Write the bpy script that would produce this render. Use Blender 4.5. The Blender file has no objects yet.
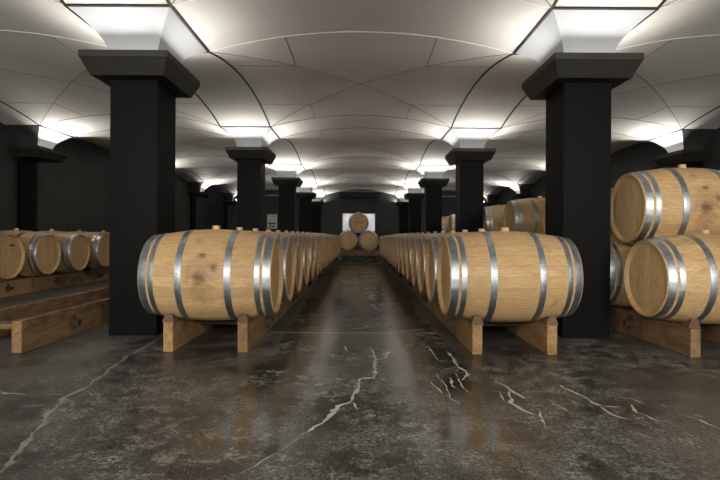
import bpy, bmesh, math, random
from mathutils import Vector, Matrix
random.seed(7)
PI = math.pi
SC = bpy.context.scene
COL = SC.collection

# ------------------------------------------------------------------ materials
class NT:
    def __init__(self, name):
        self.m = bpy.data.materials.new(name); self.m.use_nodes = True
        self.t = self.m.node_tree; self.n = self.t.nodes
        self.b = self.n['Principled BSDF']; self.out = self.n['Material Output']
    def add(self, kind, **kw):
        nd = self.n.new(kind)
        for k, v in kw.items(): setattr(nd, k, v)
        return nd
    def link(self, a, b): self.t.links.new(a, b)
    def val(self, sock, v):
        if hasattr(v, 'is_linked') or isinstance(v, bpy.types.NodeSocket): self.link(v, sock)
        else: sock.default_value = v
    def math(self, op, a, b=0.0, c=None, clamp=False):
        nd = self.add('ShaderNodeMath', operation=op, use_clamp=clamp)
        self.val(nd.inputs[0], a); self.val(nd.inputs[1], b)
        if c is not None: self.val(nd.inputs[2], c)
        return nd.outputs[0]
    def coords(self, which='Object'):
        return self.add('ShaderNodeTexCoord').outputs[which]
    def mapping(self, vec, scale=(1, 1, 1), loc=None):
        nd = self.add('ShaderNodeMapping'); self.link(vec, nd.inputs['Vector'])
        nd.inputs['Scale'].default_value = scale
        if loc is not None: self.val(nd.inputs['Location'], loc)
        return nd.outputs[0]
    def noise(self, vec, scale=5, detail=5, rough=.55, dist=0.0):
        nd = self.add('ShaderNodeTexNoise'); self.link(vec, nd.inputs['Vector'])
        nd.inputs['Scale'].default_value = scale; nd.inputs['Detail'].default_value = detail
        nd.inputs['Roughness'].default_value = rough; nd.inputs['Distortion'].default_value = dist
        return nd.outputs['Fac']
    def ramp(self, fac, stops):
        nd = self.add('ShaderNodeValToRGB'); self.link(fac, nd.inputs[0])
        el = nd.color_ramp.elements
        while len(el) < len(stops): el.new(.5)
        for e, (p, c) in zip(el, stops):
            e.position = p; e.color = (c, c, c, 1) if isinstance(c, (int, float)) else (*c, 1)
        return nd.outputs[0]
    def mix(self, fac, a, b, mode='MIX'):
        nd = self.add('ShaderNodeMix', data_type='RGBA', blend_type=mode)
        self.val(nd.inputs[0], fac)
        for s, v in ((nd.inputs[6], a), (nd.inputs[7], b)):
            if isinstance(v, tuple): s.default_value = (*v, 1)
            else: self.link(v, s)
        return nd.outputs[2]
    def bump(self, h, strength=.2, dist=.01):
        nd = self.add('ShaderNodeBump'); nd.inputs['Strength'].default_value = strength
        nd.inputs['Distance'].default_value = dist; self.link(h, nd.inputs['Height'])
        self.link(nd.outputs[0], self.b.inputs['Normal'])
    def set(self, color=None, rough=None, metal=None, spec=None):
        if color is not None:
            if isinstance(color, tuple): self.b.inputs['Base Color'].default_value = (*color, 1)
            else: self.link(color, self.b.inputs['Base Color'])
        if rough is not None: self.val(self.b.inputs['Roughness'], rough)
        if metal is not None: self.b.inputs['Metallic'].default_value = metal
        if spec is not None: self.b.inputs['Specular IOR Level'].default_value = spec
        return self.m

def mat_barrel_wood(name, head=False, knots=(), base=(.66, .43, .205)):
    t = NT(name); co = t.coords(); sep = t.add('ShaderNodeSeparateXYZ'); t.link(co, sep.inputs[0])
    rnd = t.add('ShaderNodeObjectInfo').outputs['Random']
    off = t.math('MULTIPLY', rnd, 37.0)
    if head:
        pos = t.math('MULTIPLY', sep.outputs['Y'], 11.0)
    else:
        ang = t.math('ARCTAN2', sep.outputs['Y'], sep.outputs['Z'])
        pos = t.math('MULTIPLY', ang, 27 / (2 * PI))
    pos = t.math('ADD', pos, off)
    idx = t.math('FLOOR', pos); fr = t.math('FRACT', pos)
    wn = t.add('ShaderNodeTexWhiteNoise', noise_dimensions='1D'); t.link(idx, wn.inputs['W'])
    cmb = t.add('ShaderNodeCombineXYZ'); t.link(off, cmb.inputs[0]); t.link(wn.outputs['Value'], cmb.inputs[1]); t.link(off, cmb.inputs[2])
    grain = t.noise(t.mapping(co, (14, 14, 1.6) if head else (1.6, 16, 16), cmb.outputs[0]), 6, 6, .65, .4)
    blot = t.noise(t.mapping(co, (1, 1, 1), cmb.outputs[0]), 5.5, 4, .6, .6)
    c = t.mix(wn.outputs['Value'], tuple(v * .84 for v in base), tuple(v * 1.12 for v in base))
    c = t.mix(t.ramp(grain, [(.35, 0), (.7, 1)]), c, tuple(v * .62 for v in base))
    c = t.mix(t.math('MULTIPLY', t.ramp(blot, [(.60, 0), (.78, 1)]), .45), c, (.17, .085, .04))
    for kx, ky, kz, kr, ks in knots:
        v = t.add('ShaderNodeVectorMath', operation='DISTANCE'); t.link(co, v.inputs[0]); v.inputs[1].default_value = (kx, ky, kz)
        dd = t.math('ADD', v.outputs['Value'], t.math('MULTIPLY', t.math('SUBTRACT', t.noise(co, 22, 3), .5), kr * 1.3))
        c = t.mix(t.math('MULTIPLY', t.ramp(t.math('DIVIDE', dd, kr), [(.15, 1), (1, 0)]), ks), c, (.12, .055, .03))
    edge = t.math('MINIMUM', fr, t.math('SUBTRACT', 1.0, fr))
    line = t.ramp(edge, [(0.0, 1), (.035, 0)])
    c = t.mix(t.math('MULTIPLY', line, .38), c, (.13, .07, .035))
    t.bump(t.math('SUBTRACT', grain, line), .12, .004)
    return t.set(c, .48, spec=.35)

def mat_beam(name, a, b, spotted=.5):
    t = NT(name); co = t.coords()
    rnd = t.math('MULTIPLY', t.add('ShaderNodeObjectInfo').outputs['Random'], 20.0)
    cmb = t.add('ShaderNodeCombineXYZ'); t.link(rnd, cmb.inputs[0]); t.link(rnd, cmb.inputs[1])
    g = t.noise(t.mapping(co, (10, .9, 10), cmb.outputs[0]), 5, 7, .65, .5)
    s = t.noise(t.mapping(co, (1, .7, 1), cmb.outputs[0]), 3.5, 5, .65, .8)
    c = t.mix(t.ramp(g, [(.3, 0), (.7, 1)]), a, b)
    c = t.mix(t.math('MULTIPLY', t.ramp(s, [(.45, 0), (.7, 1)]), spotted), c, tuple(v * .3 for v in b))
    t.bump(g, .3, .006)
    return t.set(c, .62, spec=.3)

def mat_steel(name, rough=.34, base=(.50, .53, .56)):
    t = NT(name); co = t.coords()
    n = t.noise(t.mapping(co, (4, 4, 4)), 7, 5, .6)
    c = t.mix(t.ramp(n, [(.3, 0), (.75, 1)]), base, tuple(v * .6 for v in base))
    r = t.math('MULTIPLY_ADD', n, .22, rough - .1)
    t.bump(n, .05, .002)
    return t.set(c, r, 1.0)

def mat_paint(name, base, rough=.5, var=.2, scale=2.2, spec=.4):
    t = NT(name); co = t.coords()
    n = t.noise(co, scale, 6, .6, .3)
    c = t.mix(t.ramp(n, [(.3, 0), (.7, 1)]), base, tuple(v * (1 + var) for v in base))
    t.bump(t.noise(co, 60, 3), .04, .002)
    return t.set(c, rough, spec=spec)

def mat_floor():
    t = NT('polished_concrete'); co = t.coords()
    big = t.noise(co, .5, 4, .5, .3); mid = t.noise(co, 2.2, 10, .72, .3)
    fine = t.noise(co, 9, 10, .8, .2); grit = t.noise(co, 55, 6, .8)
    c = t.mix(t.ramp(mid, [(.42, 0), (.58, 1)]), (.013, .0125, .0105), (.215, .209, .182))
    c = t.mix(t.ramp(big, [(.40, .65), (.58, 0)]), c, (.016, .0155, .013))
    fl = t.math('MULTIPLY', t.ramp(fine, [(.50, 0), (.56, 1)]), t.ramp(t.noise(co, 1.3, 5, .6), [(.42, 0), (.56, 1)]))
    c = t.mix(t.math('MULTIPLY', fl, .7), c, (.42, .41, .36))
    c = t.mix(t.ramp(grit, [(.47, 0), (.54, .85)]), c, (.016, .0155, .013))
    c = t.mix(t.ramp(t.noise(co, 120, 4, .8), [(.56, 0), (.66, .7)]), c, (.44, .43, .38))
    r = t.math('MULTIPLY_ADD', t.ramp(mid, [(.3, 0), (.7, 1)]), .10, .11)
    r = t.math('MULTIPLY_ADD', fl, .14, r)
    sp = t.add('ShaderNodeSeparateXYZ'); t.link(co, sp.inputs[0])        # duller either side of the well-walked aisle
    worn = t.ramp(t.math('ADD', t.math('ABSOLUTE', sp.outputs['X']), t.math('MULTIPLY', big, .5)), [(.85, 0), (1.0, 1)])
    r = t.math('MULTIPLY_ADD', worn, .22, r)
    t.bump(t.math('ADD', mid, fine), .04, .004)
    return t.set(c, r, spec=.7)

def mat_emit(name, col, s):
    t = NT(name)
    t.b.inputs['Base Color'].default_value = (.8, .8, .8, 1)
    t.b.inputs['Emission Color'].default_value = (*col, 1); t.b.inputs['Emission Strength'].default_value = s
    return t.m

LED = 35.0
M = {
    'stave': mat_barrel_wood('oak_staves'),
    'stave_knotty': mat_barrel_wood('knotty_oak_staves', knots=[(kx, -math.sqrt(.357 ** 2 - kz ** 2), kz, kr, ks) for kx, kz, kr, ks in ((-.02, .0, .065, .85), (.075, .085, .042, .85), (-.01, .16, .034, .85), (-.06, .27, .04, .35), (-.03, -.06, .13, .35), (-.02, .07, .16, .28), (.0, -.15, .09, .18))]),
    'head': mat_barrel_wood('oak_head', True, (), (.72, .475, .235)),
    'hoop': mat_steel('galvanised_hoop', .42, (.52, .56, .60)),
    'rivet': mat_steel('rivet_steel', .3, (.4, .42, .44)),
    'bung': mat_paint('pale_bung', (.58, .38, .18), .6, .2, 8),
    'brand': mat_paint('burnt_brand', (.10, .05, .025), .7),
    'beam': mat_beam('golden_beam', (.44, .27, .115), (.24, .135, .055), .7),
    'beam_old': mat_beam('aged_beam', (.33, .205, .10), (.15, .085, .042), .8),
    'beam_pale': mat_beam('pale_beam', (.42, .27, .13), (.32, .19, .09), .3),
    'tenon': mat_beam('dark_tenon', (.10, .055, .028), (.05, .028, .015), .4),
    'chock': mat_beam('chock_wood', (.20, .12, .06), (.11, .065, .033), .6),
    'wall': mat_paint('black_wall_paint', (.034, .034, .033), .5, .5, 1.2, .25),
    'wall_w': mat_paint('pale_wall_paint', (.6, .59, .56), .7, .1),
    'shaft': mat_paint('column_black', (.0022, .0022, .0024), .5, .3, 1.5, .08),
    'capital': mat_paint('capital_black', (.017, .0155, .012), .45, .3, 3, .35),
    'vault': mat_paint('vault_plaster', (.60, .58, .54), .75, .12, .9, .2),
    'flare': mat_paint('dimmed_cool_white_flare', (.44, .455, .475), .7, .05, .9, .2),  # cool white, darkened in colour to offset the uplight glare
    'seam_dark': mat_paint('dark_joint', (.018, .013, .009), .8, .2),
    'seam_white': mat_paint('white_joint', (.8, .78, .74), .4, .1),
    'seam_pale': mat_paint('pale_joint', (.20, .185, .16), .8, .2),
    'floor': mat_floor(),
    'vein': mat_paint('crack_filler', (.46, .45, .40), .45, .35, 14),
    'vein_dim': mat_paint('worn_crack_filler', (.25, .243, .215), .4, .5, 14),

    'steel_door': mat_steel('brushed_door_steel', .30, (.72, .75, .80)),
    'black_metal': mat_paint('black_metal', (.012, .012, .012), .45),
    'grey_metal': mat_paint('grey_pipe', (.42, .42, .40), .4),
    'white_box': mat_paint('white_enamel', (.72, .72, .69), .4, .05),
    'vent_frame': mat_paint('dark_grey_frame', (.07, .07, .068), .5),
    'socket': mat_paint('socket_plastic', (.03, .03, .03), .4),
}

LEDS_WALL = [mat_emit('wall_led_bar', (1.0, .965, .91), LED * q) for q in (2.2, 2.2, 2.4, 2.6, 2.8, 3.0, 3.0)]
LEDS = [mat_emit('led_bar', (1.0, .965, .91), LED * q) for q in (.7, .7, .75, 1.05, 1.5, 1.8, 1.8)]
# ------------------------------------------------------------------ helpers
def obj(name, bm, mat, parent=None, loc=(0, 0, 0), smooth=None):
    me = bpy.data.meshes.new(name)
    bmesh.ops.recalc_face_normals(bm, faces=bm.faces)
    bm.to_mesh(me); bm.free()
    me.materials.append(mat)
    if smooth is not None:
        for p in me.polygons: p.use_smooth = True
        if smooth < 3: me.set_sharp_from_angle(angle=smooth)
    o = bpy.data.objects.new(name, me); COL.objects.link(o); o.location = loc
    if parent: o.parent = parent
    return o
def tag(o, label=None, cat=None, group=None, kind=None):
    if label: o['label'] = label
    if cat: o['category'] = cat
    if group: o['group'] = group
    if kind: o['kind'] = kind
    return o
def empty(name, loc=(0, 0, 0), rz=0):
    o = bpy.data.objects.new(name, None); COL.objects.link(o)
    o.location = loc; o.rotation_euler = (0, 0, rz); o.empty_display_size = .1
    return o
def copy_tree(o, parent=None):
    c = o.copy(); COL.objects.link(c); c.parent = parent
    for ch in list(o.children): copy_tree(ch, c)
    return c
def box(bm, x0, x1, y0, y1, z0, z1, bev=0, taper=None):
    r = bmesh.ops.create_cube(bm, size=1)
    for v in r['verts']:
        v.co = Vector(((x0 + x1) / 2 + v.co.x * (x1 - x0), (y0 + y1) / 2 + v.co.y * (y1 - y0), (z0 + z1) / 2 + v.co.z * (z1 - z0)))
    if bev:
        es = list({e for v in r['verts'] for e in v.link_edges})
        bmesh.ops.bevel(bm, geom=es, offset=bev, segments=2, profile=.6, affect='EDGES')
def cyl(bm, r, p0, p1, seg=16):
    p0, p1 = Vector(p0), Vector(p1); d = p1 - p0
    rot = d.to_track_quat('Z', 'Y').to_matrix().to_4x4()
    bmesh.ops.create_cone(bm, cap_ends=True, segments=seg, radius1=r, radius2=r, depth=d.length,
                          matrix=Matrix.Translation((p0 + p1) / 2) @ rot)
def lathe(bm, prof, seg=48, close=False):          # prof: (axis x, radius); revolves about local X
    rings = []
    for x, r in prof:
        if r < 1e-6: rings.append([bm.verts.new((x, 0, 0))])
        else: rings.append([bm.verts.new((x, r * math.sin(2 * PI * k / seg), r * math.cos(2 * PI * k / seg))) for k in range(seg)])
    if close: rings.append(rings[0])
    for a, b in zip(rings, rings[1:]):
        for k in range(seg):
            k2 = (k + 1) % seg
            if len(a) == 1: bm.faces.new((a[0], b[k], b[k2]))
            elif len(b) == 1: bm.faces.new((a[k], b[0], a[k2]))
            else: bm.faces.new((a[k], b[k], b[k2], a[k2]))

# ------------------------------------------------------------------ room layout (metres; camera at x=0, y=0)
PX, PY = 3.95, 4.45                 # column spacing
XC = [-5.925, -1.975, 1.975, 5.925]     # column lines, outer two engaged in the side walls
YC = [4.51 + PY * k for k in range(-2, 5)]   # rows, first and last engaged in the end walls
SX, SY = .426, .50                  # half size of the square where each flare meets the vaults
ZS, RISE, ZCAP = 2.74, .21, 2.41
Y0, Y1 = YC[0], YC[-1]; XW = 6.08

def tri_patch(bm, cx, cy, hx, hy, side, N=20, K=10):
    # one of the four webs of a groin vault; height depends on one coordinate only
    rows = []
    for j in range(K + 1):
        t = j / K; row = []
        for i in range(N + 1):
            s = -1 + 2 * i / N
            if side in (0, 2): u, v = s * t, (t if side == 0 else -t); h = 1 - u * u
            else: v, u = s * t, (t if side == 1 else -t); h = 1 - v * v
            row.append(bm.verts.new((cx + u * hx, cy + v * hy, ZS + RISE * h)))
            if j == 0: break
        rows.append(row)
    for a, b in zip(rows, rows[1:]):
        for i in range(N):
            if len(a) == 1: bm.faces.new((a[0], b[i], b[i + 1]))
            else: bm.faces.new((a[i], b[i], b[i + 1], a[i + 1]))
def band(bm, pts0, pts1):
    a = [bm.verts.new(p) for p in pts0]; b = [bm.verts.new(p) for p in pts1]
    for i in range(len(a) - 1): bm.faces.new((a[i], b[i], b[i + 1], a[i + 1]))
def arc_h(s): return ZS + RISE * (1 - s * s)

bm = bmesh.new(); N = 24
S = [-1 + 2 * i / N for i in range(N + 1)]
bays_x = [((XC[i] + XC[i + 1]) / 2, PX / 2 - SX) for i in range(3)]
bays_y = [((YC[i] + YC[i + 1]) / 2, PY / 2 - SY) for i in range(6)]
for cx, hx in bays_x:
    for cy, hy in bays_y:
        for sd in range(4): tri_patch(bm, cx, cy, hx, hy, sd)
    for y in YC:
        a, b = max(y - SY, Y0), min(y + SY, Y1)
        band(bm, [(cx + s * hx, a, arc_h(s)) for s in S], [(cx + s * hx, b, arc_h(s)) for s in S])
for cy, hy in bays_y:
    for x in XC:
        a, b = max(x - SX, -XW), min(x + SX, XW)
        band(bm, [(a, cy + s * hy, arc_h(s)) for s in S], [(b, cy + s * hy, arc_h(s)) for s in S])
ceiling = obj('ceiling', bm, M['vault'], smooth=4); tag(ceiling, kind='structure', label='pale plaster groin vaults springing from black columns')

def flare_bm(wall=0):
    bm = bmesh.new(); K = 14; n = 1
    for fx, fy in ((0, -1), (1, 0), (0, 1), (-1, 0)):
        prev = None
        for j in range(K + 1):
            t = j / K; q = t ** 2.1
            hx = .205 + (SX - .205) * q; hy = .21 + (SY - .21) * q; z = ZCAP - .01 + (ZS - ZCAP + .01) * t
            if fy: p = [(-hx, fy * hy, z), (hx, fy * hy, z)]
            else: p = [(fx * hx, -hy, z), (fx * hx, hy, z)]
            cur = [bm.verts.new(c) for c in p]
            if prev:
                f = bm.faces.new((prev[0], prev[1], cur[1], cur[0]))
                if wall and fx != wall: f.material_index = 1     # faces not turned to the aisle use the wall material
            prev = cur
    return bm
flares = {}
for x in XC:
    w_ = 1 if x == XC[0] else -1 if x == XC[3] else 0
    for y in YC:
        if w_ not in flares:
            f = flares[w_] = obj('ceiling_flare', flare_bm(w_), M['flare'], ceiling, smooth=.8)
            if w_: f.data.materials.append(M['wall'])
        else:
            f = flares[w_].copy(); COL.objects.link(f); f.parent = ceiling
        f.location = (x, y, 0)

# joints in the vault skin: thin battens lying just under the plaster
def strip(bm, pts, w, d=.006):
    P = [Vector(p) for p in pts]; rows = []
    for i, p in enumerate(P):
        t = (P[min(i + 1, len(P) - 1)] - P[max(i - 1, 0)]).normalized()
        s = t.cross(Vector((0, 0, 1))).normalized() * w / 2
        rows.append([bm.verts.new(q) for q in (p - s + Vector((0, 0, .004)), p - s - Vector((0, 0, d)), p + s - Vector((0, 0, d)), p + s + Vector((0, 0, .004)))])
    for a, b in zip(rows, rows[1:]):
        for k in range(4): bm.faces.new((a[k], b[k], b[(k + 1) % 4], a[(k + 1) % 4]))
    bm.faces.new(rows[0]); bm.faces.new(rows[-1][::-1])
bd, bt, bp, bw = bmesh.new(), bmesh.new(), bmesh.new(), bmesh.new()
for x in XC:                                  # long joints along the room, both sides of every column line
    for sx in (-1, 1):
        X = x + sx * SX
        if abs(X) > XW: continue
        for cy, hy in bays_y: strip(bd, [(X, cy + s * hy, arc_h(s)) for s in S], .024, .008)
        for y in YC:
            strip(bd, [(X, max(y - SY, Y0), ZS), (X, min(y + SY, Y1), ZS)], .030, .008)
for y in YC:
    for sy in (-1, 1):
        Y = y + sy * SY
        if Y < Y0 or Y > Y1: continue
        for cx, hx in bays_x: strip(bw if 4.9 < Y < 5.1 or 3.9 < Y < 4.1 else bt, [(cx + s * hx, Y, arc_h(s)) for s in S], .012, .004)
        for x in XC:
            strip(bd, [(max(x - SX, -XW), Y, ZS), (min(x + SX, XW), Y, ZS)], .030, .008)
for cx, hx in bays_x:
    for cy, hy in bays_y:
        for a in (-1, 1):
            strip(bp, [(cx + s * hx, cy + a * s * hy, arc_h(s)) for s in S], .009, .003)
            for q in (-.5, .5):
                strip(bp, [(cx + q * hx, cy + a * hy * v, arc_h(q)) for v in (.5, .75, 1)], .008, .003)
                strip(bp, [(cx + a * hx * v, cy + q * hy, arc_h(q)) for v in (.5, .75, 1)], .008, .003)
tag(obj('trim_1', bd, M['seam_dark']), kind='structure'); tag(obj('trim_2', bt, M['seam_dark']), kind='structure')
tag(obj('trim_4', bw, M['seam_white']), kind='structure')
tag(obj('trim_3', bp, M['seam_pale']), kind='structure')

def slab(name, x0, x1, y0, y1, z0, z1, mat, label=None):
    bm = bmesh.new(); box(bm, x0, x1, y0, y1, z0, z1)
    return tag(obj(name, bm, mat), label, kind='structure')
floor = slab('floor', -XW - .2, XW + .2, Y0 - .2, Y1 + .2, -.2, 0, M['floor'], 'dark polished concrete floor with pale cracks')
slab('wall_left', -XW - .4, -XW, Y0, Y1, 0, 3.05, M['wall'])
slab('wall_right', XW, XW + .4, Y0, Y1, 0, 3.05, M['wall'])
slab('wall_back', -XW - .2, XW + .2, Y1, Y1 + .2, 0, 3.05, M['wall'])
slab('wall_front', -XW - .2, XW + .2, Y0 - .2, Y0, 0, 3.05, M['wall_w'])

# ------------------------------------------------------------------ columns
CW = .209
def ring_sect(bm, secs):
    # secs: list of (x0,x1,y0,y1,z) rectangles joined into a solid
    R = [[bm.verts.new(p) for p in ((a, c, z), (b, c, z), (b, d, z), (a, d, z))] for a, b, c, d, z in secs]
    for p, q in zip(R, R[1:]):
        for k in range(4): bm.faces.new((p[k], p[(k + 1) % 4], q[(k + 1) % 4], q[k]))
    bm.faces.new(R[0][::-1]); bm.faces.new(R[-1])
def column(ix, iy, label):
    x, y = XC[ix], YC[iy]
    WO = XW - 5.925
    cl = lambda ox, oy: (-ox if ix != 0 else -WO, ox if ix != 3 else WO, -oy if iy != 0 else 0, oy if iy != 6 else 0)
    wallside = ix in (0, 3) or iy in (0, 6)
    e = empty('wall_pilaster' if wallside else 'column', (x, y, 0))
    tag(e, label, 'pilaster' if wallside else 'column', 'black pilasters along the walls' if wallside else 'free-standing black columns')
    bm = bmesh.new(); a = list(cl(CW, CW))
    if ix == 0: a[1] = -.07                            # wall shafts stand only a little proud of the wall
    if ix == 3: a[0] = .07
    box(bm, a[0], a[1], a[2], a[3], 0, 2.25)
    es = [ed for ed in bm.edges if abs(ed.verts[0].co.z - ed.verts[1].co.z) > 1 and abs(ed.verts[0].co.x) > .02 and abs(ed.verts[0].co.y) > .1]
    bmesh.ops.bevel(bm, geom=es, offset=.006, segments=2, affect='EDGES')
    obj('shaft', bm, M['shaft'], e)
    bm = bmesh.new()
    ring_sect(bm, [(*cl(CW + .10, CW + .135), 2.225), (*cl(CW + .155, CW + .205), 2.35), (*cl(CW + .16, CW + .21), 2.355), (*cl(CW + .16, CW + .21), ZCAP), (*cl(CW + .152, CW + .202), ZCAP), (*cl(CW + .150, CW + .200), ZCAP - .045)])
    obj('capital', bm, M['capital'], e)
    bm = bmesh.new(); a = cl(CW + .10, CW + .145)         # lamp bars along each free side, tilted outwards and up
    def lampbar(p, q, n):                                # from p to q, n = outward direction
        p, q, n = Vector((*p, ZCAP - .032)), Vector((*q, ZCAP - .032)), Vector((*n, 0)); up = Vector((0, 0, 1))
        sec = [n * .014 - up * .012, n * .014 - up * .004, n * .002 + up * .028, -n * .014 + up * .028, -n * .018 - up * .012]
        A = [bm.verts.new(p + c) for c in sec]; B = [bm.verts.new(q + c) for c in sec]
        for k in range(5):
            f = bm.faces.new((A[k], B[k], B[(k + 1) % 5], A[(k + 1) % 5]))
            if k == 1: f.material_index = 1
        bm.faces.new(A[::-1]); bm.faces.new(B)
    if ix != 0: lampbar((a[0], a[2]), (a[0], a[3]), (-1, 0))
    if ix != 3: lampbar((a[1], a[2]), (a[1], a[3]), (1, 0))
    if a[2] and ix in (1, 2): lampbar((a[0], a[2]), (a[1], a[2]), (0, -1))
    if a[3] and ix in (1, 2): lampbar((a[0], a[3]), (a[1], a[3]), (0, 1))
    o = obj('uplight_bar', bm, M['black_metal'], e); o.data.materials.append((LEDS_WALL if ix in (0, 3) else LEDS)[iy]); o['label'] = 'glowing white uplight bar'
ordn = ['first', 'second', 'third', 'fourth', 'fifth', 'sixth']
for iy in range(7):
    for ix in range(4):
        k = iy - 2
        side = 'left' if ix < 2 else 'right'
        if ix in (0, 3):
            if k < 1: lab = 'black pilaster on the %s wall, %s' % (side, {-2: 'in the corner at the camera end', -1: 'beside the camera', 0: 'level with the nearest column'}[k])
            elif k == 4: lab = 'black pilaster in the far %s corner of the cellar' % side
            else: lab = 'black pilaster on the %s side wall, level with the %s column from the camera' % (side, ordn[k])
        elif iy in (0, 6):
            lab = 'black pilaster on the %s wall, %s of the aisle' % ('camera-end' if iy == 0 else 'far end', side)
        else:
            if k < 0: lab = 'black square column beside the camera on its %s' % side
            elif k == 0: lab = 'large black square column in the foreground standing %s of the aisle' % side
            else: lab = 'black square column with flared capital %s of the aisle, %s from the camera' % (side, ordn[k])
        column(ix, iy, lab)

# ------------------------------------------------------------------ barrel
R0, RH, HL = .360, .302, .49
def rad(s): return R0 - (R0 - RH) * (abs(s) / HL) ** 1.9
def make_barrel():
    root = empty('wine_barrel')
    bm = bmesh.new(); n = 26
    prof = [(-HL + .035, rad(HL) - .03), (-HL + .004, rad(HL) - .017), (-HL, rad(HL) - .012), (-HL, rad(HL) - .003)]
    prof += [(-HL + .003 + (2 * HL - .006) * i / n, rad(-HL + .003 + (2 * HL - .006) * i / n)) for i in range(n + 1)]
    prof += [(HL, rad(HL) - .003), (HL, rad(HL) - .012), (HL - .004, rad(HL) - .017), (HL - .035, rad(HL) - .03)]
    lathe(bm, prof, 54); obj('staves', bm, M['stave'], root, smooth=.6)
    for sg in (-1, 1):
        bm = bmesh.new(); rr = rad(HL) - .022
        pr = [(sg * (HL - .028), 0), (sg * (HL - .028), rr - .03), (sg * (HL - .033), rr)]
        lathe(bm, pr, 54); obj('head', bm, M['head'], root, smooth=.5)
    for a, b in ((-.482, -.428), (-.408, -.370), (-.203, -.155), (.155, .203), (.370, .408), (.428, .482)):
        bm = bmesh.new(); tk = .0035; m = 5
        pr = [(a, rad(a) - .002), (a, rad(a) + tk)]
        pr += [(a + (b - a) * i / m, rad(a + (b - a) * i / m) + tk + .0006 * math.sin(PI * i / m)) for i in range(m + 1)][1:]
        pr += [(b, rad(b) - .002)]
        lathe(bm, pr, 54, close=True)
        h = obj('hoop', bm, M['hoop'], root, smooth=.6)
        bm = bmesh.new(); c = (a + b) / 2; ang = .55 + c * 1.7
        for da in (0, .09):
            for dx in ((-.011, .011) if b - a > .05 else (0,)):
                q = Vector((0, math.sin(ang + da), math.cos(ang + da)))
                p = Vector((c + dx, 0, 0)) + q * (rad(c) + tk)
                cyl(bm, .006, p - q * .002, p + q * .0035, 8)
        obj('rivet', bm, M['rivet'], h)
    bm = bmesh.new(); cyl(bm, .030, (0, 0, R0 - .01), (0, 0, R0 + .028), 20)
    bmesh.ops.bevel(bm, geom=[e for e in bm.edges if e.verts[0].co.z > R0 and e.verts[1].co.z > R0], offset=.003, segments=1, affect='EDGES')
    obj('bung', bm, M['bung'], root, smooth=.6)['label'] = 'pale wooden bung'
    return root
proto = make_barrel(); used = [False]
def barrel(x, y, z, label, group, rz=0.0, roll=0.0):
    o = copy_tree(proto) if used[0] else proto
    used[0] = True
    o.location = (x, y, z); o.rotation_euler = (roll, 0, rz)
    tag(o, label, 'barrel', group)
    return o
num = ['first', 'second', 'third', 'fourth', 'fifth', 'sixth', 'seventh', 'eighth', 'ninth', 'tenth', 'eleventh', 'twelfth',
       'thirteenth', 'fourteenth', 'fifteenth', 'sixteenth', 'seventeenth', 'eighteenth']
YB, PB, ZB = 3.925, .735, .566
for side, xc in (('left', -1.138), ('right', 1.150)):
    for k in range(18):
        y = YB + PB * k + random.uniform(-.004, .004)
        if k == 0:
            lab = {'left': 'nearest oak barrel left of the aisle, with dark knots on its side',
                   'right': 'clean pale oak barrel at the near end of the row right of the aisle'}[side]
        elif k == 17: lab = 'oak barrel at the far end of the long row %s of the aisle' % side
        else: lab = 'oak barrel in the row %s of the aisle, %s from the camera' % (side, num[k])
        bb = barrel(xc + random.uniform(-.006, .006), y, ZB, lab, 'oak barrels in the row %s of the aisle' % side,
               random.uniform(-.008, .008), random.uniform(-.05, .05) if k else 0)
        if k == 0 and side == 'left': knotty = bb
for ch in knotty.children:
    if ch.name.startswith('staves'):
        ch.data = ch.data.copy(); ch.data.materials[0] = M['stave_knotty']
# two-high stack right of the columns
PS = .85; YS = 3.95; ZL = .556
for k in range(14):
    lab = ('nearest oak barrel on the bottom tier of the right-hand stack' if k == 0 else
           'lower-tier oak barrel of the right-hand stack, %s from the near end' % num[k])
    barrel(2.265 + HL + random.uniform(-.006, .006), YS + PS * k, ZL, lab, 'lower barrels of the right-hand stack', random.uniform(-.01, .01), random.uniform(-.05, .05))
DH = math.sqrt((2 * R0 + .001) ** 2 - (PS / 2) ** 2)
for k in range(7):
    lab = ('nearest oak barrel on top of the two-high stack at the right edge' if k == 0 else
           'upper-tier oak barrel of the right-hand stack, %s from the near end' % num[k])
    barrel(2.345 + HL + random.uniform(-.006, .006), YS + PS / 2 + 2 * PS * k, ZL + DH, lab, 'upper barrels of the right-hand stack', random.uniform(-.006, .006), random.uniform(-.04, .04))
# row by the left wall
YL, PL, XL = 6.64, .84, -4.705
for k in range(-1, 6):
    lab = {-1: 'oak barrel by the left wall, just outside the left edge of the photo',
           0: 'leftmost oak barrel by the left wall, two small dark marks on its head'}.get(
           k, 'oak barrel in the row by the left wall, %s from the left' % num[k])
    b = barrel(XL - HL, YL + PL * k, .575, lab, 'oak barrels in the row by the left wall', random.uniform(-.006, .006), random.uniform(-.03, .03))
    if k == 0:
        bm = bmesh.new()
        for dy in (.05, .10): box(bm, HL - .0275, HL - .0262, dy - .02, dy + .02, .135, .165, 0)
        m_ = obj('head_mark', bm, M['brand'], b); m_['label'] = 'two small dark marks'
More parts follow.
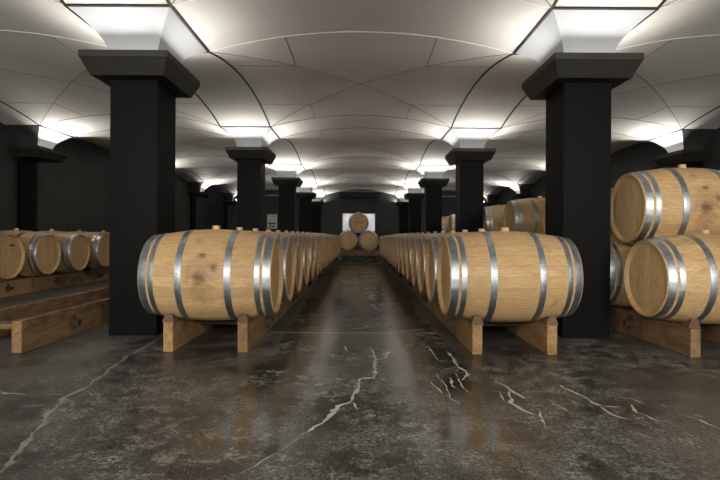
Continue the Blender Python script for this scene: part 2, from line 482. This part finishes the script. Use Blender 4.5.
# pyramid at the far end of the aisle (heads face the camera)
PYY, PZ = 17.42, .36 + R0
barrel(-.416, PYY, PZ, 'lower left oak barrel of the pyramid at the aisle end', 'pyramid of three barrels', PI / 2)
barrel(.306, PYY, PZ, 'lower right oak barrel of the pyramid at the aisle end', 'pyramid of three barrels', PI / 2)
b = barrel(-.055, PYY, PZ + math.sqrt((2 * R0 + .002) ** 2 - .361 ** 2), 'topmost oak barrel of the pyramid, a branded line on its head', 'pyramid of three barrels', PI / 2)
bm = bmesh.new(); x = -HL + .0265
for i in range(10):                                   # faint line of branded letters, too small to read in the photograph
    c = -.16 + .0355 * i
    box(bm, x, x + .0012, c - .012, c - .006, -.03, .025); box(bm, x, x + .0012, c + .004, c + .010, -.03, .02)
    box(bm, x, x + .0012, c - .012, c + .010, -.005 if i % 2 else .018, .002 if i % 2 else .025)
box(bm, x, x + .0012, -.008, .008, .10, .17)
obj('brand_mark', bm, M['brand'], b)['label'] = 'burnt line of small letters'

# ------------------------------------------------------------------ racks
def beam(name, parent, mat, x0, x1, y0, y1, z0, z1, bev=.008):
    bm = bmesh.new(); box(bm, x0, x1, y0, y1, z0, z1, bev); return obj(name, bm, mat, parent)
def rack(name, label, xa, xb, y0, y1, h, tenons, mats, chocks=(), rc=None, zc=.566, segs=None, group='timber barrel racks', th=.076, ends=(0, 0)):
    # xa < xb: outer faces of the two rails
    e = empty(name, ((xa + xb) / 2, y0, 0)); tag(e, label, 'rack', group)
    cx = (xa + xb) / 2
    rails = [(xa - cx, xa - cx + th, ends[0]), (xb - cx - th, xb - cx, ends[1])]
    for r0, r1, dy in rails:
        cuts = segs or [(y0, y1, mats)]
        for i, (a, b_, mt) in enumerate(cuts):
            beam('rail', e, M[mt], r0, r1, a - y0 + (dy if i == 0 else .002), b_ - y0, 0.0, h)
    for ty in tenons:
        t = beam('crossbeam', e, M['tenon'], xa - cx - .08, xb - cx + .08, ty - y0 - .03, ty - y0 + .03, .095, .145, .004)
        for xx in (xa - cx - .022, xb - cx + .022):
            bm = bmesh.new(); box(bm, xx - .011, xx + .011, ty - y0 - .014, ty - y0 + .014, .06, .185, .003)
            obj('wedge', bm, M['tenon'], t)
    for cy in chocks:
        first = cy == chocks[0]; cy = cy - y0
        for r0, r1, _ in rails:
            bm = bmesh.new(); hw = .055 if first else .075; top = h + (.066 if first else .055); pk = .04 if first else 0
            vs = [bm.verts.new(p) for p in ((r0 - .008, cy - hw, h - .001), (r1 + .008, cy - hw, h - .001), (r1 + .008, cy + hw, h - .001), (r0 - .008, cy + hw, h - .001),
                                           (r0 + .016, cy - pk - .012, top), (r1 - .012, cy - pk - .012, top), (r1 - .012, cy - pk + .006, top), (r0 + .016, cy - pk + .006, top))]
            for f in ((0, 1, 2, 3), (4, 5, 6, 7), (0, 1, 5, 4), (1, 2, 6, 5), (2, 3, 7, 6), (3, 0, 4, 7)): bm.faces.new([vs[i] for i in f])
            obj('chock', bm, M['chock'], e)
    return e
mids = [YB - .2] + [YB + PB * (k + .5) for k in range(17)]
rack('barrel_rack', 'golden timber rack under the barrel row left of the aisle', -1.472, -.838, 3.70, 16.85, .222,
     [4.36 + 1.76 * k for k in range(8)], 'beam', [3.757] + mids[1:])
rack('barrel_rack', 'golden timber rack under the barrel row right of the aisle', .842, 1.476, 3.68, 16.85, .222,
     [4.36 + 1.76 * k for k in range(8)], 'beam', [3.737] + mids[1:])
ms = [YS - .25] + [YS + PS * (k + .5) for k in range(13)]
rack('barrel_rack', 'dark timber rack carrying the two-high barrel stack on the right', 2.435, 3.065, 3.63, 15.6, .213,
     [4.40 + 1.75 * k for k in range(6)], 'beam_old', ms)
rack('barrel_rack', 'empty dark timber rack on the floor left of the nearest column', -3.12, -2.49, 3.64, 15.6, .236,
     [4.26 + 1.75 * k for k in range(6)], 'beam_old', ends=(.02, 0))
rack('barrel_rack', 'timber rack by the left wall, pale at its near end and dark beyond', -5.56, -4.925, 4.9, 12.2, .224,
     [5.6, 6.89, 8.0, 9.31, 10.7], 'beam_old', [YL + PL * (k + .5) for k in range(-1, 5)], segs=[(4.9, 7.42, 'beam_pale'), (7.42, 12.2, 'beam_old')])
# plank lying across the near end of the empty rack
bm = bmesh.new(); box(bm, -3.04, -2.568, 3.80, 3.92, .14, .19, .02)
crp = obj('cross_plank', bm, M['beam_old'], None)
er = [o for o in COL.objects if o.get('label', '').startswith('empty dark timber')][0]
crp.parent = er; crp.location = (-er.location.x, -er.location.y, 0)
# dark platform slab between the left racks
bm = bmesh.new()
e = rack('barrel_rack', 'low timber stand under the pyramid of three barrels at the end of the aisle', -.86, .75, 16.98, 17.86, .20, [], 'beam_old', th=.09)
for yy in (17.08, 17.64):
    beam('bearer', e, M['beam'], -.82, .80, yy - 16.98, yy - 16.98 + .12, .20, .366, .006)
for yy in (17.08, 17.64):
    for xx in (-.66, -.01, .63):
        bm = bmesh.new(); box(bm, xx - .03, xx + .03, yy - 16.98 + .01, yy - 16.98 + .11, .36, .405, .012)
        obj('chock', bm, M['chock'], e)

# ------------------------------------------------------------------ back wall fittings
yb = Y1
d = empty('steel_panel', (-.06, yb, 1.08)); tag(d, 'brushed steel panel on the far wall behind the topmost barrel of the pyramid', 'panel')
beam('sheet', d, M['steel_door'], -.72, .72, -.04, -.002, .01, .80, .004)
for a in ((-.75, -.72, 0, .81), (.72, .75, 0, .81), (-.72, .72, .80, .825)): beam('frame', d, M['grey_metal'], a[0], a[1], -.05, -.002, a[2], a[3], .002)
e = empty('air_vent', (-.05, yb, 2.60)); tag(e, 'long black air vent high on the far wall above the aisle', 'air vent')
bm = bmesh.new(); box(bm, -.92, .92, -.30, -.002, 0, .25, .01); box(bm, -.88, .88, -.303, -.29, .02, .10); obj('housing', bm, M['black_metal'], e)
for k in range(4): beam('louvre', e, M['shaft'], -.88, .88, -.325, -.298, .03 + .055 * k, .042 + .055 * k, .001)
bm = bmesh.new(); box(bm, -1.0, 1.0, -.32, -.002, .262, .285, .004); tag(obj('cable_ledge', bm, M['white_box'], None, (-.05, yb, 2.60)), 'thin pale ledge just above the long black vent', 'ledge')
for sg, nm in ((-1, 'left'), (1, 'right')):
    bm = bmesh.new(); xs = sorted((sg * 2.22, sg * 5.7))
    cyl(bm, .028, (xs[0], yb - .10, 2.68), (xs[1], yb - .10, 2.68), 12)
    p = tag(obj('ceiling_pipe', bm, M['grey_metal'], smooth=.6), 'thin grey pipe across the far wall, %s bay' % nm, 'pipe')
    for q in (2.9, 4.2, 5.3):
        bm = bmesh.new(); box(bm, sg * q - .015, sg * q + .015, yb - .13, yb - .001, 2.655, 2.705); obj('bracket', bm, M['black_metal'], p)
    bm = bmesh.new(); box(bm, xs[0], xs[1], yb - .16, yb - .002, 2.47, 2.55, .004)
    tag(obj('cable_tray', bm, M['black_metal']), 'black cable tray under the pipe on the far wall, %s bay' % nm, 'cable tray')
e = empty('electrical_box', (-3.96, yb, 1.19)); tag(e, 'white electrical box with dark sockets on the far wall', 'electrical box')
beam('housing', e, M['white_box'], -.215, .215, -.14, -.002, 0, .64, .012)
for sx in (-.11, 0, .11): beam('socket', e, M['socket'], sx - .045, sx + .045, -.165, -.138, .18, .27, .006)
for sx in (-.07, .07): beam('socket', e, M['socket'], sx - .045, sx + .045, -.165, -.138, .05, .13, .006)
for sx in (.02, .1): beam('switch', e, M['socket'], sx - .02, sx + .02, -.15, -.138, .53, .57, .003)
bm = bmesh.new(); cyl(bm, .012, (0, -.05, .64), (0, -.05, 1.28), 10); obj('conduit', bm, M['black_metal'], e)
e = empty('wall_grille', (-XW, 11.32, 2.72)); tag(e, 'small dark ventilation grille high on the left wall', 'grille')
bm = bmesh.new()
for a in ((-.28, .28, 0, .02), (-.28, .28, .19, .21), (-.28, -.26, 0, .21), (.26, .28, 0, .21)): box(bm, 0.001, .035, a[0], a[1], a[2], a[3])
obj('frame', bm, M['vent_frame'], e)
for k in range(6): beam('slat', e, M['capital'], .002, .022, -.26, .26, .026 + .028 * k, .036 + .028 * k, .001)

# ------------------------------------------------------------------ floor cracks (filled veins lying in the slab)
def vein(pts, w, mat, seed=0):
    rnd = random.Random(seed); P = [Vector((x, y, 0)) for x, y in pts]; fine = []
    for a, b in zip(P, P[1:]):
        n = max(2, int((b - a).length / .03))
        for i in range(n): fine.append(a.lerp(b, i / n))
    fine.append(P[-1]); bm = bmesh.new(); prev = None; wob = 0
    for i, p in enumerate(fine):
        t = (fine[min(i + 1, len(fine) - 1)] - fine[max(i - 1, 0)]).normalized(); s = Vector((-t.y, t.x, 0))
        wob = wob * .7 + rnd.uniform(-1, 1) * w * .6
        end = min(1, i / 3 + .15, (len(fine) - 1 - i) / 3 + .15)
        wa = w * rnd.choice((.2, .4, .6, .85, 1.0)) * rnd.uniform(.7, 1.1) * end
        c = p + s * wob
        cur = [bm.verts.new((c.x + s.x * wa, c.y + s.y * wa, .0012)), bm.verts.new((c.x - s.x * wa, c.y - s.y * wa, .0012))]
        if prev: bm.faces.new((prev[0], cur[0], cur[1], prev[1]))
        prev = cur
    o = obj('floor_crack', bm, M[mat], floor)
def fp(x, y, h=.879, f=494.0):
    Y = h * f / (y - 236.0); return ((x - 360.0) * Y / f, Y)
CR = [
    (.011, 'vein_dim', [(-6, 486), (1.6, 478), (18.8, 455), (40.6, 430), (50, 416), (67, 400), (90.6, 388), (109, 370.6), (125, 359.7), (147, 347), (162, 338)]),
    (.012, 'vein', [(-5, 393), (9, 395), (30, 396)]), (.005, 'vein_dim', [(30, 396), (67, 396.6)]),
    (.004, 'vein_dim', [(239, 477), (270.6, 458), (295.6, 442.5), (305, 434)]),
    (.013, 'vein', [(303, 435), (327, 420.6), (339, 406.6), (353, 401), (358, 389), (361, 379), (374, 377), (375.6, 360), (373, 348)]),
    (.009, 'vein', [(375, 361), (388, 357.5), (388.7, 350)]), (.010, 'vein', [(353, 401), (359, 409)]), (.008, 'vein', [(346, 346), (350, 353)]),
    (.010, 'vein', [(447.5, 351), (457, 363), (468, 374), (461.6, 380)]), (.007, 'vein', [(430, 347), (438, 360)]),
    (.007, 'vein', [(432, 381.6), (443, 394)]), (.008, 'vein', [(450.6, 377), (454, 386), (460, 389)]),
    (.007, 'vein', [(447.5, 395.6), (461.6, 403.4)]), (.006, 'vein', [(449, 405), (455, 413)]), (.006, 'vein', [(476, 376), (482, 380)]),
    (.010, 'vein', [(494, 380), (510, 388), (525.6, 397), (534, 397)]), (.010, 'vein', [(510, 388), (513, 402), (525.6, 409.7), (539.7, 414)]),
    (.009, 'vein', [(560, 383.7), (580.6, 394), (602.5, 405), (623, 406)]), (.010, 'vein', [(602.5, 405), (615, 413), (632, 418)]),
    (.011, 'vein', [(632, 403), (640, 411), (649, 414), (662, 420.6)]), (.008, 'vein', [(677.5, 412), (699, 417.5), (722, 427)]),
    (.012, 'vein', [(695, 413), (705, 414.5)]), (.007, 'vein', [(660, 402.5), (668, 405.5)]), (.007, 'vein', [(552.5, 402), (563, 406), (574, 413)]),
    (.005, 'vein', [(455, 372), (462, 384), (470, 392)]), (.005, 'vein', [(487, 389), (500, 391), (504, 400)]), (.005, 'vein', [(618, 396), (634, 398), (648, 404)]), (.005, 'vein', [(566, 396), (580, 403), (590, 404)]), (.004, 'vein', [(436, 372), (447, 386), (452, 399)]),
    (.007, 'vein', [(540, 408), (546, 425)]), (.008, 'vein_dim', [(205, 364), (236, 360), (262, 361)]), (.02, 'vein_dim', [(152, 432), (172, 425)]),
]
for i, (w, mt, pts) in enumerate(CR): vein([fp(*p) for p in pts], w * 1.45, mt, i)
bm = bmesh.new(); box(bm, -.80, .78, 4.478, 4.484, 0.0, .0012); obj('floor_joint', bm, M['vein'], floor)

# ------------------------------------------------------------------ key lights added behind the camera to brighten the barrels
for x in (-3.98, 0, 3.98):
    l = bpy.data.lights.new('added_key_light', 'AREA'); l.shape = 'RECTANGLE'; l.size = 2.2; l.size_y = .8; l.energy = 46 if x == 0 else 66; l.color = (1, .97, .92)
    o = bpy.data.objects.new('added_key_light', l); COL.objects.link(o); o.location = (x, Y0 + .06, 2.15); o.rotation_euler = (PI / 2, 0, 0)

# ------------------------------------------------------------------ camera, world, view
w = bpy.data.worlds.new('World'); SC.world = w; w.use_nodes = True
w.node_tree.nodes['Background'].inputs[0].default_value = (.01, .01, .01, 1); w.node_tree.nodes['Background'].inputs[1].default_value = 0
cam = bpy.data.cameras.new('Camera'); co = bpy.data.objects.new('Camera', cam); COL.objects.link(co)
co.location = (0, 0, .879); co.rotation_euler = (PI / 2, math.radians(-.35), 0)   # the photograph leans by a third of a degree
cam.sensor_width = 36; cam.lens = 24.7; cam.shift_y = -4 / 720; cam.clip_start = .02
SC.camera = co
SC.view_settings.view_transform = 'Standard'; SC.view_settings.look = 'None'
SC.view_settings.exposure = 2.05; SC.view_settings.gamma = 1
SC.cycles.use_denoising = True
SC.cycles.max_bounces = 10; SC.cycles.diffuse_bounces = 6

for o in COL.objects:
    if o.get('label') and len(o['label'].replace('-', ' ').split()) > 15: print('LONG', o.name, o['label'])
